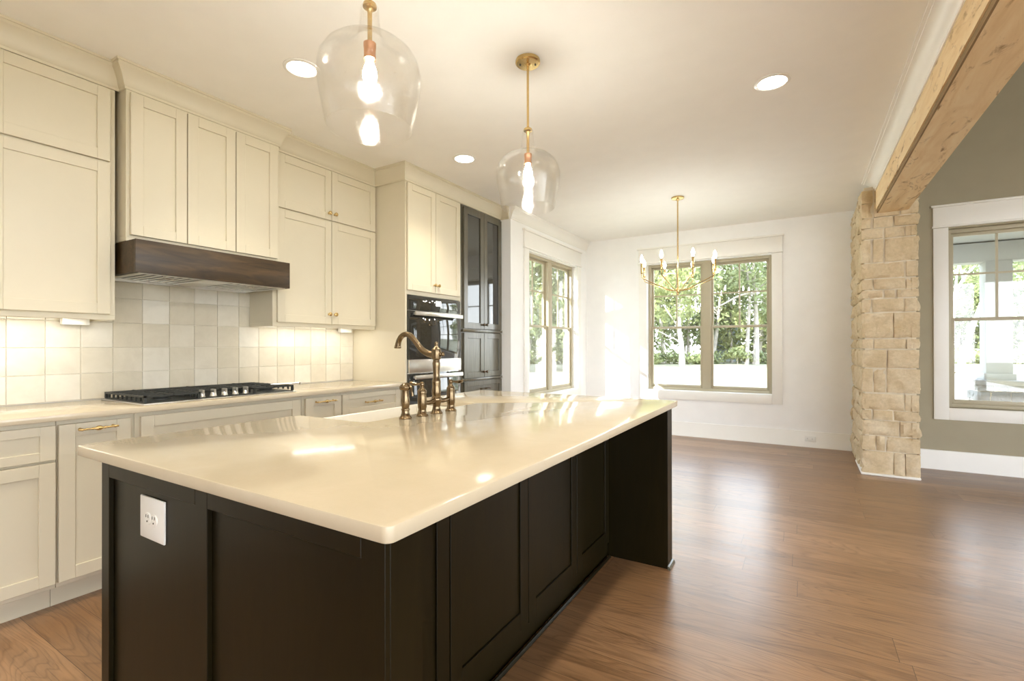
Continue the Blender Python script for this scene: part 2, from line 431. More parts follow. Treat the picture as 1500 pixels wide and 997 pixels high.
wall_with_hole('x', 6.5, 6.65, -3.5, 6.45, 0, 4.4, [(-3.2, -1.2, .1, 2.8), (-1.0, 1.0, .1, 2.8), (1.2, 3.4, .1, 2.8)], 'wall_right', M['taupe'])  # unseen wall, openings added to let in fill daylight
wall_with_hole('y', -3.65, -3.5, -3.75, 6.5, 0, 4.4, [(1.5, 3.7, .1, 2.8), (3.9, 6.1, .1, 2.8)], 'wall_near', M['wall'])  # unseen wall behind the camera, openings added for sky and sun fill
struct(MB().box(.61, .83, -3.5, 6.30, 2.74, 4.4).build('wall_header', M['taupe'], smooth=False))

# baseboards
BB = [(0,0),(.028,0),(.028,.012),(.016,.03),(.016,.165),(.010,.178),(.010,.188),(0,.19)]
struct(sweep(MB(), [(-2.81,YF),(.49,YF)], BB, 1).build('baseboard_far', M['trim']))
struct(sweep(MB(), [(.915,YL),(6.5,YL)], BB, 1).build('baseboard_far_living', M['trim']))
struct(sweep(MB(), [(XD,YR),(XD,YF)], BB, 1).build('baseboard_left', M['trim']))

# crown mouldings
CV = [(0,2.662),(.008,2.662),(.008,2.676),(.014,2.684),(.020,2.705),(.030,2.732),(.044,2.756),(.056,2.77),(.056,2.786),(.062,2.786),(.062,2.7995),(0,2.7995)]
struct(sweep(MB(), [(-3.30,-3.5),(-3.30,1.20),(-3.225,1.20),(-3.225,2.118),(-3.30,2.118),(-3.30,3.105),(-2.94,3.105),(-2.94,YR-.02),(XD-.02,YR-.02)], CV, 1).build('trim_1', M['cream']))
struct(sweep(MB(), [(XD,YR-.02),(XD,YF)], CV, 1).build('trim_4', M['trim']))
CV2 = [(0,2.69),(.012,2.69),(.012,2.706),(.02,2.712),(.028,2.735),(.048,2.762),(.074,2.776),(.088,2.778),(.088,2.788),(.104,2.79),(.104,2.7995),(0,2.7995)]
struct(sweep(MB(), [(.605,5.78),(.605,-3.5)], CV2, 1).build('trim_2', M['trim']))

# windows ---------------------------------------------------------------
def window(name, axis, face, sgn, u, nbr=.11, cas=.115, glass_off=.10):
    """double unit double-hung window. axis: wall normal; face: interior plane; sgn: direction into the room"""
    root = bpy.data.objects.new(name, None); COL.objects.link(root); root['kind'] = 'structure'
    u0, u1 = u
    loc = (face, (u0+u1)/2, WZ0) if axis == 'x' else ((u0+u1)/2, face, WZ0)
    root.location = loc; WLOC[root.name] = Vector(loc)
    def bx(mb, a, b, d0, d1, z0, z1):      # d: depth into the room (positive) or wall (negative)
        p, q = face+sgn*d0, face+sgn*d1
        return mb.box(p, q, a, b, z0, z1) if axis == 'x' else mb.box(a, b, p, q, z0, z1)
    c = MB()
    bx(c, u0-cas, u0, 0, .02, WZ0-.12, WZ1+.01); bx(c, u1, u1+cas, 0, .02, WZ0-.12, WZ1+.01)
    bx(c, u0, u1, 0, .02, WZ0-.12, WZ0-.002)
    c.build('casing', M['trim'], root, .003)
    h = MB(); bx(h, u0-cas-.012, u1+cas+.012, 0, .034, WZ1+.012, WZ1+.03); bx(h, u0-cas-.002, u1+cas+.002, 0, .022, WZ1+.03, WZ1+.215)
    bx(h, u0-cas-.02, u1+cas+.02, 0, .04, WZ1+.215, WZ1+.235)
    h.build('header_casing', M['trim'], root, .003)
    g = glass_off
    f = MB(); fw = .035
    bx(f, u0, u0+fw, -g-.07, -g+.03, WZ0, WZ1); bx(f, u1-fw, u1, -g-.07, -g+.03, WZ0, WZ1)
    bx(f, u0+fw, u1-fw, -g-.07, -g+.03, WZ0, WZ0+fw); bx(f, u0+fw, u1-fw, -g-.07, -g+.03, WZ1-fw, WZ1)
    f.build('frame', M['frame'], root, .002)
    mid = (u0+u1)/2; m = MB(); bx(m, mid-nbr/2, mid+nbr/2, -g-.06, -g+.035, WZ0+fw, WZ1-fw); m.build('mullion', M['frame'], root, .002)
    for a, b in ((u0+fw, mid-nbr/2), (mid+nbr/2, u1-fw)):
        for up in (1, 0):
            z0, z1 = (RAILZ-.005, WZ1-fw) if up else (WZ0+fw, RAILZ+.022)
            d0, d1 = (-g-.05, -g-.02) if up else (-g-.018, -g+.012)
            s = MB(); w_ = .028
            bx(s, a, a+w_, d0, d1, z0, z1); bx(s, b-w_, b, d0, d1, z0, z1)
            bx(s, a+w_, b-w_, d0, d1, z0, z0+(.03 if up else .04)); bx(s, a+w_, b-w_, d0, d1, z1-.03, z1)
            sash = s.build('sash', M['frame'], root, .002)
            p = MB(); dm = (d0+d1)/2
            bx(p, a+w_-.004, b-w_+.004, dm-.002, dm+.002, z0+(.026 if up else .036), z1-.026)
            p.build('pane', M['pane'], sash, smooth=False)
            if up:
                q = MB(); mu = (a+b)/2; mz = 1.932
                bx(q, mu-.009, mu+.009, dm-.009, dm+.009, z0+.03, z1-.03); bx(q, a+w_, mu-.009, dm-.009, dm+.009, mz-.009, mz+.009); bx(q, mu+.009, b-w_, dm-.009, dm+.009, mz-.009, mz+.009)
                q.build('muntin', M['frame'], sash)
    return root
window('window_1', 'x', XD, 1, W1)
window('window_2', 'y', YF, -1, W2)
window('window_3', 'y', YL, -1, W3)

# ------------------------------------------------------------------ stone pillar and beam
random.seed(3)
def pix_plane_y(px, py, yv):
    d = _F + CR*((px-CXP)/FPX) - CU*((py-CYP)/FPX); t = yv/d.y
    return d.x*t, EYE+d.z*t
PY = 5.69
rows = []   # (ztop, zbot, [(x0,x1),...])
def crop_a(x, y): return pix_plane_y(1200+x/3.987, 250+y/3.987, PY)
def crop_b(x, y): return pix_plane_y(1200+x/3.693, 450+y/3.693, PY)
STONES = []
for fn, data in ((crop_a, [
    (100,175,[(240,312),(322,440),(448,578)]),(180,262,[(240,312),(322,470),(478,578)]),
    (268,325,[(240,300),(318,430),(440,578)]),(332,388,[(245,370),(385,498),(505,572)]),
    (395,528,[(230,300),(316,374),(386,582)]),(536,622,[(245,496),(510,580)]),(630,690,[(245,312),(322,504),(512,576)]),
    (696,740,[(245,370),(383,442),(458,583)]),(748,822,[(245,305),(313,495),(500,576)])]),
   (crop_b, [(30,164,[(225,398),(406,546)]),(172,222,[(230,292),(300,470),(475,540)]),(230,327,[(230,364),(372,540)]),
    (334,462,[(230,290),(297,358),(370,547)]),(472,558,[(235,460),(467,542)]),(562,612,[(235,282),(294,398),(405,540)]),
    (618,698,[(235,432),(440,544)]),(704,782,[(240,305),(312,356),(368,549)]),(788,916,[(230,400),(408,465),(470,550)])])):
    for y0, y1, xs in data:
        zt = fn(400, y0)[1]; zb = fn(400, y1)[1]
        STONES.append((zb, zt, [(fn(a, (y0+y1)/2)[0], fn(b, (y0+y1)/2)[0]) for a, b in xs]))
pil = thing('stone_pillar', 'cream rough limestone pillar carrying the pale timber beam', 'pillar', (.70,5.95,0))
MB().box(.512, .897, 5.712, 6.86, .015, 2.735).build('mortar_core', M['mortar'], pil, smooth=False)
def stone_block(mb, x0, x1, z0, z1, yface, mode):
    """one rough-faced block; mode 'f' faces -y, 'l' faces -x (x0,x1 then are y), 'r' faces +x"""
    nx = max(3, int((x1-x0)/.022)); nz = max(3, int((z1-z0)/.022)); dep = .05
    seed = random.random()*50; amp = random.uniform(.008,.018); tx = random.uniform(-.05,.05); tz = random.uniform(-.06,.06); base = random.uniform(-.004,.006)
    vs = []; fs = []
    for j in range(nz+1):
        for i in range(nx+1):
            a = i/nx; b = j/nz; x = x0+(x1-x0)*a; z = z0+(z1-z0)*b
            ed = min(a*(x1-x0), (1-a)*(x1-x0), b*(z1-z0), (1-b)*(z1-z0))
            d = base + amp*1.6*mnoise.noise(Vector((x*11+seed, z*11, seed))) + amp*.8*mnoise.noise(Vector((x*32, z*32+seed, seed))) + tx*(a-.5)*.2 + tz*(b-.5)*.2
            d -= .010*max(0, 1-ed/.016)**1.5
            jx = .003*mnoise.noise(Vector((z*25, seed, 1))); jz = .003*mnoise.noise(Vector((x*25, seed, 2)))
            vs.append((x+jx, d, z+jz))
    n1 = nx+1
    for j in range(nz):
        for i in range(nx): fs.append((j*n1+i, j*n1+i+1, (j+1)*n1+i+1, (j+1)*n1+i))
    ring = [i for i in range(n1)] + [j*n1+nx for j in range(1,nz+1)] + [nz*n1+i for i in range(nx-1,-1,-1)] + [j*n1 for j in range(nz-1,0,-1)]
    k0 = len(vs)
    for i in ring: vs.append((vs[i][0], -dep, vs[i][2]))
    m = len(ring)
    for k in range(m): fs.append((ring[(k+1)%m], ring[k], k0+k, k0+(k+1)%m))
    fs.append(tuple(k0+k for k in range(m)))
    if mode == 'f': out = [(x, yface-d, z) for x, d, z in vs]
    elif mode == 'l': out = [(yface-d, x, z) for x, d, z in vs]
    else: out = [(yface+d, x, z) for x, d, z in vs]
    mb.add(out, fs)
sf = MB()
for zb, zt, xs in STONES:
    for k, (a, b) in enumerate(xs):
        if k == 0: a = .492
        stone_block(sf, a, b, zb, zt, PY, 'f')
    for mode, fx, y1 in (('l', .492, 6.85), ('r', .912, 6.29)):
        y = PY+.004
        while y < y1-.05:
            y2 = min(y1, y+random.uniform(.14,.38));
            if y1-y2 < .08: y2 = y1
            stone_block(sf, y, y2, zb, zt, fx, mode); y = y2+.01
sf.build('stone_courses', M['stone'], pil)
# base caulk bead
MB().box(.478, .922, 5.672, 6.28, 0, .02).build('base_bead', M['trim'], pil, .006)

bt = thing('timber_beam', 'pale knotty pine beam spanning from the stone pillar over the wide opening', 'beam', (.71,2.0,2.475))
MB().prism_y([(.60,2.508),(.60,2.735),(.83,2.735),(.83,2.475),(.617,2.475),(.617,2.508)], -3.49, 5.69).build('beam_box', M['beam'], bt)
MB().box(.608, .6168, -3.49, 5.688, 2.476, 2.507).build('edge_shade_strip', M['beamdark'], bt)  # strip coloured dark as the shadow line under the beam face
MB().box(.8305, .842, -3.49, 5.688, 2.478, 2.735).build('side_board', M['beam'], bt)

# ------------------------------------------------------------------ cabinets
def shaker_x(mb, xf, y0, y1, z0, z1, st=.058, th=.02, rec=.009, rail=None):
    """shaker front facing +x with its face at xf"""
    r = rail or st; xb = xf-th
    mb.box(xb, xf, y0, y0+st, z0, z1); mb.box(xb, xf, y1-st, y1, z0, z1)
    mb.box(xb, xf, y0+st, y1-st, z0, z0+r); mb.box(xb, xf, y0+st, y1-st, z1-r, z1)
    mb.box(xb, xf-rec, y0+st-.001, y1-st+.001, z0+r-.001, z1-r+.001)
    return mb
def knob_x(parent, x, y, z, mat=None):
    prof = [(.0001,.030),(.008,.0295),(.0145,.026),(.016,.021),(.013,.016),(.006,.013),(.005,.006),(.009,.002),(.010,0)]
    return MB().lathe(prof, (x,y,z), 'x', 16).build('knob', mat or M['brass'], parent)
def pull_x(parent, x, y0, y1, z, mat=None):
    mb = MB(); xo = x+.028; ym = (y0+y1)/2
    L_ = y1-y0
    prof = [(.0045,y0),(.0055,y0+.01),(.0075,y0+.014),(.0045,y0+.02),(.0045,ym-.028),(.007,ym-.024),(.0045,ym-.019),(.006,ym-.014),(.011,ym-.006),(.0115,ym),(.011,ym+.006),(.006,ym+.014),(.0045,ym+.019),(.007,ym+.024),(.0045,ym+.028),(.0045,y1-.02),(.0075,y1-.014),(.0055,y1-.01),(.0045,y1)]
    mb.lathe(prof, (xo,0,z), 'y', 12)
    for yy in (y0+.014, y1-.014):
        mb.lathe([(.008,0),(.005,.004),(.0042,.010),(.0042,.028)], (x,yy,z), 'x', 12)
    return mb.build('bar_pull', mat or M['brass'], parent)
def door_x(parent, xf, y0, y1, z0, z1, name='door', mat=None, st=.058, rail=None):
    return shaker_x(MB(), xf, y0, y1, z0, z1, st, rail=rail).build(name, mat or M['cream'], parent, .0015, 1)

# --- base run
def base_cab(y0, y1, label):
    t = thing('base_cabinet', label, 'cabinet', (-3.28, (y0+y1)/2, 0), 'cream base cabinets along the tiled wall')
    MB().box(-3.595, -2.982, y0+.0005, y1-.0005, .105, .884).build('carcass', M['cream'], t, .001, 1)
    MB().box(-3.595, -3.05, y0+.0005, y1-.0005, 0, .1045).build('toe_kick', M['cream'], t)
    return t
b1 = base_cab(.06, .837, 'cream base cabinet with a wide drawer over a door, at left end of the run')
d = door_x(b1, -2.96, .09, .832, .704, .862, 'drawer', st=.055, rail=.042); pull_x(d, -2.96, .375, .545, .785)
d = door_x(b1, -2.96, .09, .459, .130, .692); knob_x(d, -2.96, .43, .63)
d = door_x(b1, -2.96, .465, .832, .130, .692); knob_x(d, -2.96, .492, .63)
b0 = base_cab(-.80, .059, 'cream base cabinet at far left, beyond the left edge of the picture')
d = door_x(b0, -2.96, -.78, .05, .704, .862, 'drawer', st=.055, rail=.042); pull_x(d, -2.96, -.45, -.28, .785)
d = door_x(b0, -2.96, -.78, .05, .130, .692)
b2 = base_cab(.838, 1.145, 'narrow cream pull-out base cabinet with a brass bar pull, left of the cooktop')
d = door_x(b2, -2.96, .843, 1.124, .130, .862, st=.06); pull_x(d, -2.96, .905, 1.062, .832)
b3 = base_cab(1.146, 2.125, 'wide cream cooktop base cabinet with one long plain front under the burners')
door_x(b3, -2.96, 1.169, 2.104, .640, .862, 'false_front', st=.06)
d = door_x(b3, -2.96, 1.169, 1.634, .130, .628); knob_x(d, -2.96, 1.605, .57)
d = door_x(b3, -2.96, 1.640, 2.104, .130, .628); knob_x(d, -2.96, 1.668, .57)
b4 = base_cab(2.126, 2.455, 'narrow cream pull-out base cabinet with a brass bar pull, right of the cooktop')
d = door_x(b4, -2.96, 2.148, 2.448, .130, .862, st=.06); pull_x(d, -2.96, 2.215, 2.388, .832)
b5 = base_cab(2.456, 3.10, 'cream drawer base cabinet with brass pull beside the wall oven')
for z0, z1 in ((.712,.862),(.425,.70),(.130,.413)):
    d = door_x(b5, -2.96, 2.462, 3.072, z0, z1, 'drawer', st=.058, rail=.04); pull_x(d, -2.96, 2.67, 2.845, (z0+z1)/2)

# countertop on the wall run
tag(MB().box(-3.592, -2.93, -.80, 3.108, .885, .915).build('countertop', M['quartz'], bevel=.003, origin=(-3.26,1.15,.885)),
    'long cream quartz countertop on the cream base cabinets along the tiled wall', 'countertop')

# backsplash
bs = thing('tile_backsplash', 'square cream and white glazed tile backsplash behind the gas cooktop', 'backsplash', (0,0,0))
MB().box(XL+.0005, XL+.003, -.75, 3.106, .916, 1.83).build('grout_bed', M['grout'], bs, smooth=False)
tm = MB(); random.seed(5)
j = 0
z = 1.222-2*.1515-.0005
zz = [1.222+.1515*k for k in range(-3,5)]
yy = [.811+.1535*k for k in range(-11,16)]
for z0 in zz:
    for y0 in yy:
        a, b = max(y0+.001, -.75), min(y0+.1525, 3.105); c, d2 = max(z0+.001, .917), min(z0+.1505, 1.83)
        if b-a < .01 or d2-c < .01: continue
        t = [random.uniform(-.0003,.0003) for _ in range(4)]
        x = XL+.008; e = .0015
        tm.add([(XL+.002,a,c),(XL+.002,b,c),(XL+.002,b,d2),(XL+.002,a,d2),
                (x-.002,a,c),(x-.002,b,c),(x-.002,b,d2),(x-.002,a,d2),
                (x+t[0],a+e,c+e),(x+t[1],b-e,c+e),(x+t[2],b-e,d2-e),(x+t[3],a+e,d2-e)],
               [(0,1,5,4),(1,2,6,5),(2,3,7,6),(3,0,4,7),(4,5,9,8),(5,6,10,9),(6,7,11,10),(7,4,8,11),(8,9,10,11)])
tm.build('tiles', M['tile'], bs, smooth=False)

# --- upper cabinets
def upper(label, y0, y1, xface, z0, loc=None):
    t = thing('upper_cabinet', label, 'cabinet', (XL+.15, (y0+y1)/2, z0), 'cream upper cabinets')
    c_ = MB().box(XL+.012, xface, y0, y1, z0+.026, 2.795)
    if z0 < 1.5: c_.box(xface-.02, xface, y0, y1, z0, z0+.026).box(XL+.012, xface-.02, y0, y0+.018, z0, z0+.026).box(XL+.012, xface-.02, y1-.018, y1, z0, z0+.026)
    else: c_.box(XL+.012, xface, y0, y1, z0, z0+.026)
    c_.build('carcass', M['cream'], t, .001, 1)
    return t
u1 = upper('tall cream upper cabinet, small door over large door, left of the range hood', .665, 1.178, -3.302, 1.376)
d = door_x(u1, -3.281, .672, 1.150, 2.252, 2.652)
d = door_x(u1, -3.281, .672, 1.150, 1.407, 2.240); knob_x(d, -3.281, .697, 1.50)
u0 = upper('cream upper cabinet at far left, beyond the left edge of the picture', .10, .664, -3.302, 1.376)
door_x(u0, -3.281, .130, .662, 2.252, 2.652); d = door_x(u0, -3.281, .130, .662, 1.407, 2.240); knob_x(d, -3.281, .635, 1.50)
uh = upper('cream three-door cabinet directly over the dark wood range hood', 1.20, 2.118, -3.223, 1.818)
for a, b in ((1.216,1.502),(1.508,1.797),(1.803,2.096)): door_x(uh, -3.202, a, b, 1.852, 2.648, st=.06)
u2 = upper('cream upper cabinet with four doors and brass knobs, right of the range hood', 2.1185, 3.103, -3.302, 1.376)
for a, b, ky in ((2.148,2.618,2.592),(2.624,3.092,2.650)):
    d = door_x(u2, -3.281, a, b, 2.252, 2.652); knob_x(d, -3.281, ky, 2.305)
    d = door_x(u2, -3.281, a, b, 1.407, 2.240); knob_x(d, -3.281, ky, 1.487)

# --- tall oven cabinet
TX = -2.94
to = thing('oven_cabinet', 'tall cream cabinet housing the black double wall oven', 'cabinet', (-3.27,3.50,0))
MB().box(XL+.001, TX, 3.109, 3.131, 0, 2.795).box(XL+.001, TX, 3.878, 3.898, 0, 2.795).box(XL+.001, TX, 3.131, 3.878, 1.68, 2.795).box(XL+.001, TX, 3.131, 3.878, .10, .40).box(XL+.001, TX-.08, 3.131, 3.878, 0, .10).box(XL+.001, XL+.02, 3.131, 3.878, .40, 1.68).build('carcass', M['cream'], to, .001, 1)
for a, b, ky in ((3.122,3.494,3.470),(3.500,3.872,3.524)):
    d = door_x(to, -2.92, a, b, 1.718, 2.652); knob_x(d, -2.92, ky, 1.79, M['brass'])
door_x(to, -2.92, 3.122, 3.872, .130, .385, 'drawer')

ov = thing('wall_oven', 'black glass double wall oven with steel handles in the tall cream cabinet', 'oven', (-3.2,3.505,.405))
MB().box(-3.5, -2.945, 3.136, 3.873, .405, 1.675).build('body', M['steel'], ov)
MB().box(-2.944, -2.925, 3.135, 3.875, 1.545, 1.674).build('control_panel', M['blackglass'], ov, .002)
MB().box(-2.9249, -2.924, 3.50, 3.575, 1.60, 1.648).build('display', M['display'], ov, smooth=False)
for z0, z1, hz in ((1.11,1.54,1.515),(.46,.985,.955)):
    dr = MB().box(-2.944, -2.918, 3.135, 3.875, z0, z1).build('door', M['blackglass'], ov, .002)
    h = MB().box(-2.882, -2.866, 3.165, 3.845, hz-.017, hz+.017)
    for yy in (3.20, 3.81): h.box(-2.918, -2.882, yy-.012, yy+.012, hz-.010, hz+.010)
    h.build('handle', M['steel'], dr, .002)
MB().box(-2.944, -2.915, 3.137, 3.873, .995, 1.106).build('trim_band', M['steel'], ov, .001)
MB().box(-2.944, -2.92, 3.137, 3.873, .405, .455).build('vent_trim', M['steel'], ov, .001)

# --- dark hutch
HX = -2.94
hu = thing('hutch_cabinet', 'tall dark-stained hutch cabinet with glass upper doors, right of the wall oven', 'cabinet', (-3.06,4.28,0))
MB().box(-3.46, HX, 3.899, 4.655, .10, 2.66).box(-3.46, HX-.07, 3.899, 4.655, 0, .10).build('carcass', M['hutch'], hu, .001, 1)
MB().box(-2.94, -2.912, 3.901, 4.645, 1.372, 1.402).build('ledge', M['hutch'], hu, .004)
MB().box(-2.94, -2.912, 3.901, 4.645, .870, .894).build('ledge', M['hutch'], hu, .004)
for a, b, ky in ((3.935,4.286,4.262),(4.292,4.640,4.316)):
    fr = MB(); st = .06
    fr.box(-2.939,-2.918,a,a+st,1.408,2.640).box(-2.939,-2.918,b-st,b,1.408,2.640).box(-2.939,-2.918,a+st,b-st,1.408,1.47).box(-2.939,-2.918,a+st,b-st,2.578,2.640)
    d = fr.build('door', M['hutch'], hu, .0015, 1)
    MB().box(-2.936,-2.930,a+st-.002,b-st+.002,1.468,2.58).build('pane', M['darkpane'], d, smooth=False)
    knob_x(d, -2.918, ky, 1.455, M['darkmetal'])
    d = door_x(hu, -2.918, a, b, .900, 1.366, mat=M['hutch']); knob_x(d, -2.918, ky, .955, M['darkmetal'])
for z0, z1 in ((.62,.862),(.37,.61),(.12,.36)):
    d = door_x(hu, -2.918, 3.935, 4.640, z0, z1, 'drawer', mat=M['hutch'], st=.05); pull_x(d, -2.918, 4.20, 4.37, z1-.085, M['darkmetal'])
struct(MB().box(-2.99, HX-.002, 3.90, 4.66, 2.661, 2.798).build('trim_3', M['cream']))

# --- range hood
hd = thing('range_hood', 'dark walnut box range hood with steel baffle filters over the cooktop', 'range hood', (-3.33,1.655,1.635))
hm = MB(); hx0, hx1, hy0, hy1, hz0, hz1 = -3.585, -3.10, 1.197, 2.121, 1.635, 1.815
hm.box(hx1-.02, hx1, hy0, hy1, hz0, hz1).box(hx0, hx1-.02, hy0, hy0+.02, hz0, hz1).box(hx0, hx1-.02, hy1-.02, hy1, hz0, hz1).box(hx0, hx1-.02, hy0+.02, hy1-.02, hz1-.02, hz1)
hm.build('wood_shell', M['hoodwood'], hd, .002)
li = MB().box(hx0, hx1-.021, hy0+.021, hy0+.045, 1.632, 1.66).box(hx0, hx1-.021, hy1-.045, hy1-.021, 1.632, 1.66).box(hx0, hx0+.02, hy0+.045, hy1-.045, 1.625, 1.66).box(hx1-.05, hx1-.021, hy0+.045, hy1-.045, 1.632, 1.66)
li.build('liner', M['steel'], hd, .001, 1)
MB().box(hx0+.021, hx1-.05, hy0+.046, hy1-.046, 1.6455, 1.668).build('gap_shade', M['iron'], hd)  # dark sheet just above the slats, coloured as shade in their gaps
ym = (hy0+hy1)/2
MB().box(hx0+.02, hx1-.05, ym-.075, ym+.075, 1.636, 1.6445).build('filter_panel', M['steel'], hd, .001)
for s0, s1 in ((hy0+.05, ym-.08), (ym+.08, hy1-.05)):
    bf = MB(); n = 7
    for k in range(n):
        yc = s0+(k+.5)*(s1-s0)/n
        bf.add([(x, yc+dy, 1.640+dz) for x in (hx0+.03, hx1-.06) for dy, dz in ((-.011,0),(.011,0),(.012,.003),(.006,.004),(-.006,.004),(-.012,.003))],
               [(0,1,2,3,4,5),(11,10,9,8,7,6)]+[(k2,6+k2,6+(k2+1)%6,(k2+1)%6) for k2 in range(6)])
    b_ = bf.build('baffle_filter', M['steel'], hd, smooth=False)
    MB().tube([(hx1-.12,(s0+s1)/2-.03,1.640),(hx1-.12,(s0+s1)/2-.02,1.627),(hx1-.12,(s0+s1)/2+.02,1.627),(hx1-.12,(s0+s1)/2+.03,1.640)], .003, 6).build('filter_handle', M['steel'], b_)

# --- cooktop
ct = thing('gas_cooktop', 'black five-burner gas cooktop with steel knobs on the quartz wall counter', 'cooktop', (-3.24,1.64,.915))
cx0, cx1, cy0, cy1 = -3.53, -2.99, 1.19, 2.10
MB().box(cx0, cx1, cy0, cy1, .9155, .922).build('tray', M['steel'], ct, .003)
MB().box(cx0+.02, cx1-.02, cy0+.015, cy1-.015, .9225, .926).build('burner_pan', M['iron'], ct, .001)
burn = [(-3.40,1.33,.045),(-3.13,1.33,.04),(-3.34,1.645,.06),(-3.40,1.96,.04),(-3.13,1.96,.045)]
for x, y, r in burn:
    MB().lathe([(r*1.25,.926),(r*1.2,.934),(r*.9,.936),(r*.9,.940),(r,.942),(r,.949),(r*.85,.952),(.001,.952)], (x,y,0), 'z', 20).build('burner', M['iron'], ct)
def grate(y0, y1, xa, xb, fingers):
    g = MB(); zt, zb = .962, .952
    g.box(xa, xa+.012, y0, y1, zb, zt).box(xb-.012, xb, y0, y1, zb, zt).box(xa, xb, y0, y0+.012, zb, zt).box(xa, xb, y1-.012, y1, zb, zt)
    n = 9
    for k in range(1, n):
        xx = xa+(xb-xa)*k/n
        g.box(xx-.005, xx+.005, y0+.012, y0+(y1-y0)*.40, zb+.001, zt+.003); g.box(xx-.005, xx+.005, y1-(y1-y0)*.40, y1-.012, zb+.001, zt+.003)
        for yb in (y0, y1-.010):
            g.add([(xx-.004,yb,.930),(xx+.004,yb,.930),(xx+.004,yb+.010,.930),(xx-.004,yb+.010,.930),(xx-.006,yb,zb),(xx+.006,yb,zb),(xx+.006,yb+.010,zb),(xx-.006,yb+.010,zb)],
                  [(0,3,2,1),(4,5,6,7),(0,1,5,4),(1,2,6,5),(2,3,7,6),(3,0,4,7)])
    g.box(xa, xb, (y0+y1)/2-.005, (y0+y1)/2+.005, zb, zt+.002)
    for xx in (xa, xb-.014):
        for yb in (y0, y1-.014): g.box(xx, xx+.014, yb, yb+.014, .926, zb)
    return g.build('grate', M['iron'], ct, .001, 1)
grate(cy0+.012, cy0+.295, cx0+.02, cx1-.02, 5); grate(cy0+.30, cy1-.30, cx0+.02, cx1-.13, 5); grate(cy1-.295, cy1-.012, cx0+.02, cx1-.02, 5)
for k in range(5):
    yk = 1.513+.066*k
    MB().lathe([(.019,.926),(.020,.930),(.017,.934),(.016,.948),(.0155,.951),(.001,.951)], (-3.055,yk,0), 'z', 18).add(
        [(x+-3.055, y+yk, z) for x in (-.021,.021) for y, z in ((-.0065,.948),(.0065,.948),(.0055,.970),(-.0055,.970))],
        [(0,1,2,3),(7,6,5,4),(0,4,5,1),(1,5,6,2),(2,6,7,3),(3,7,4,0)]).build('control_knob', M['steel'], ct)
MB().tube([(-3.03,1.93,.9735),(-3.005,2.03,.9735),(-2.985,2.11,.9735)], [.005,.0055,.006], 8).box(-3.0,-2.965,2.108,2.122,.966,.980).build('grate_bar', M['steel'], ct)

# --- under-cabinet lights and outlet boxes
def strip_light(y0, y1, label):
    t = thing('strip_light', label, 'light', (-3.43,(y0+y1)/2,1.3865), 'under-cabinet lights')
    MB().box(-3.452, -3.408, y0, y1, 1.390, 1.4015).build('housing', M['plastic'], t, .002)
    MB().box(-3.446, -3.414, y0+.01, y1-.01, 1.3865, 1.3899).build('diffuser', M['strip'], t, smooth=False)
strip_light(.20, 1.10, 'slim lit white strip light under the left upper cabinet')
strip_light(2.19, 2.99, 'slim lit white strip light under the four-door upper cabinet')
def outlet_box(y, label):
    t = thing('outlet_box', label, 'outlet', (-3.54,y,1.35), 'outlet boxes under the upper cabinets')
    MB().box(-3.575, -3.53, y-.06, y+.06, 1.352, 1.4015).build('body', M['plastic'], t, .003)
    MB().box(-3.53, -3.528, y-.045, y+.045, 1.357, 1.385).build('cover', M['trim'], t, .001)
outlet_box(1.08, 'white outlet box under the left upper cabinet beside the hood')
outlet_box(2.98, 'white outlet box under the four-door upper cabinet beside the oven cabinet')

# ------------------------------------------------------------------ island
IX0, IX1, IY0, IY1 = -1.83, -.635, .62, 2.82
isl = thing('kitchen_island', 'espresso-stained kitchen island cabinet with panelled ends in the room centre', 'island', (-1.25,1.72,0))
bd = MB()
bd.box(IX0+.01, -.99, .73, 1.355, .10, .884).box(IX0+.01, -.99, 2.185, 2.71, .10, .884).box(IX0+.01, -.99, 1.355, 2.185, .10, .63).box(IX0+.08, -.99, .73, 2.71, 0, .10).box(-1.50, -.99, 1.355, 2.185, .63, .884)
bd.build('carcass', M['espresso'], isl, .001, 1)
# near end: frame-and-panel facing the camera
def end_panel(y0, y1, face_y, sgn, name):
    mb = MB().box(IX0, IX1, y0, y1, 0, .884)
    t = .013; fa, fb = (face_y-t, face_y) if sgn < 0 else (face_y, face_y+t)
    for a, b in ((IX0, IX0+.052), (-1.284, -1.228), (IX1-.062, IX1)): mb.box(a, b, fa, fb, .09, .884)
    for a, b in ((IX0+.052, -1.284), (-1.228, IX1-.062)): mb.box(a, b, fa, fb, .835, .884); mb.box(a, b, fa, fb, .09, .17)
    mb.box(IX0, IX1, fa, fb, 0, .09)
    return mb.build(name, M['espresso'], isl, .0015, 1)
end_panel(IY0+.013, IY0+.10, IY0+.013, -1, 'end_panel')
e2 = end_panel(IY1-.10, IY1-.013, IY1-.013, 1, 'end_panel')
# seating side: back panel with shaker doors
bp = MB().box(-.99, -.980, .72, 2.72, 0, .884); bp.build('back_panel', M['espresso'], isl)
for a, b in ((.735,1.222),(1.228,1.738),(1.744,2.238),(2.244,2.705)):
    shaker_x(MB(), -.966, a, b, .085, .872, .062, .0135, .008, .075).build('side_panel', M['espresso'], isl, .0015, 1)
MB().prism_y([(-.966,0),(-.954,0),(-.955,.007),(-.960,.013),(-.966,.014)], .735, 2.705).build('shoe_molding', M['espresso'], isl)
MB().prism_y([(IX1,0),(IX1+.016,0),(IX1+.015,.010),(IX1+.009,.018),(IX1,.02)], IY1-.112, IY1+.002).build('shoe_molding', M['hutch'], isl)

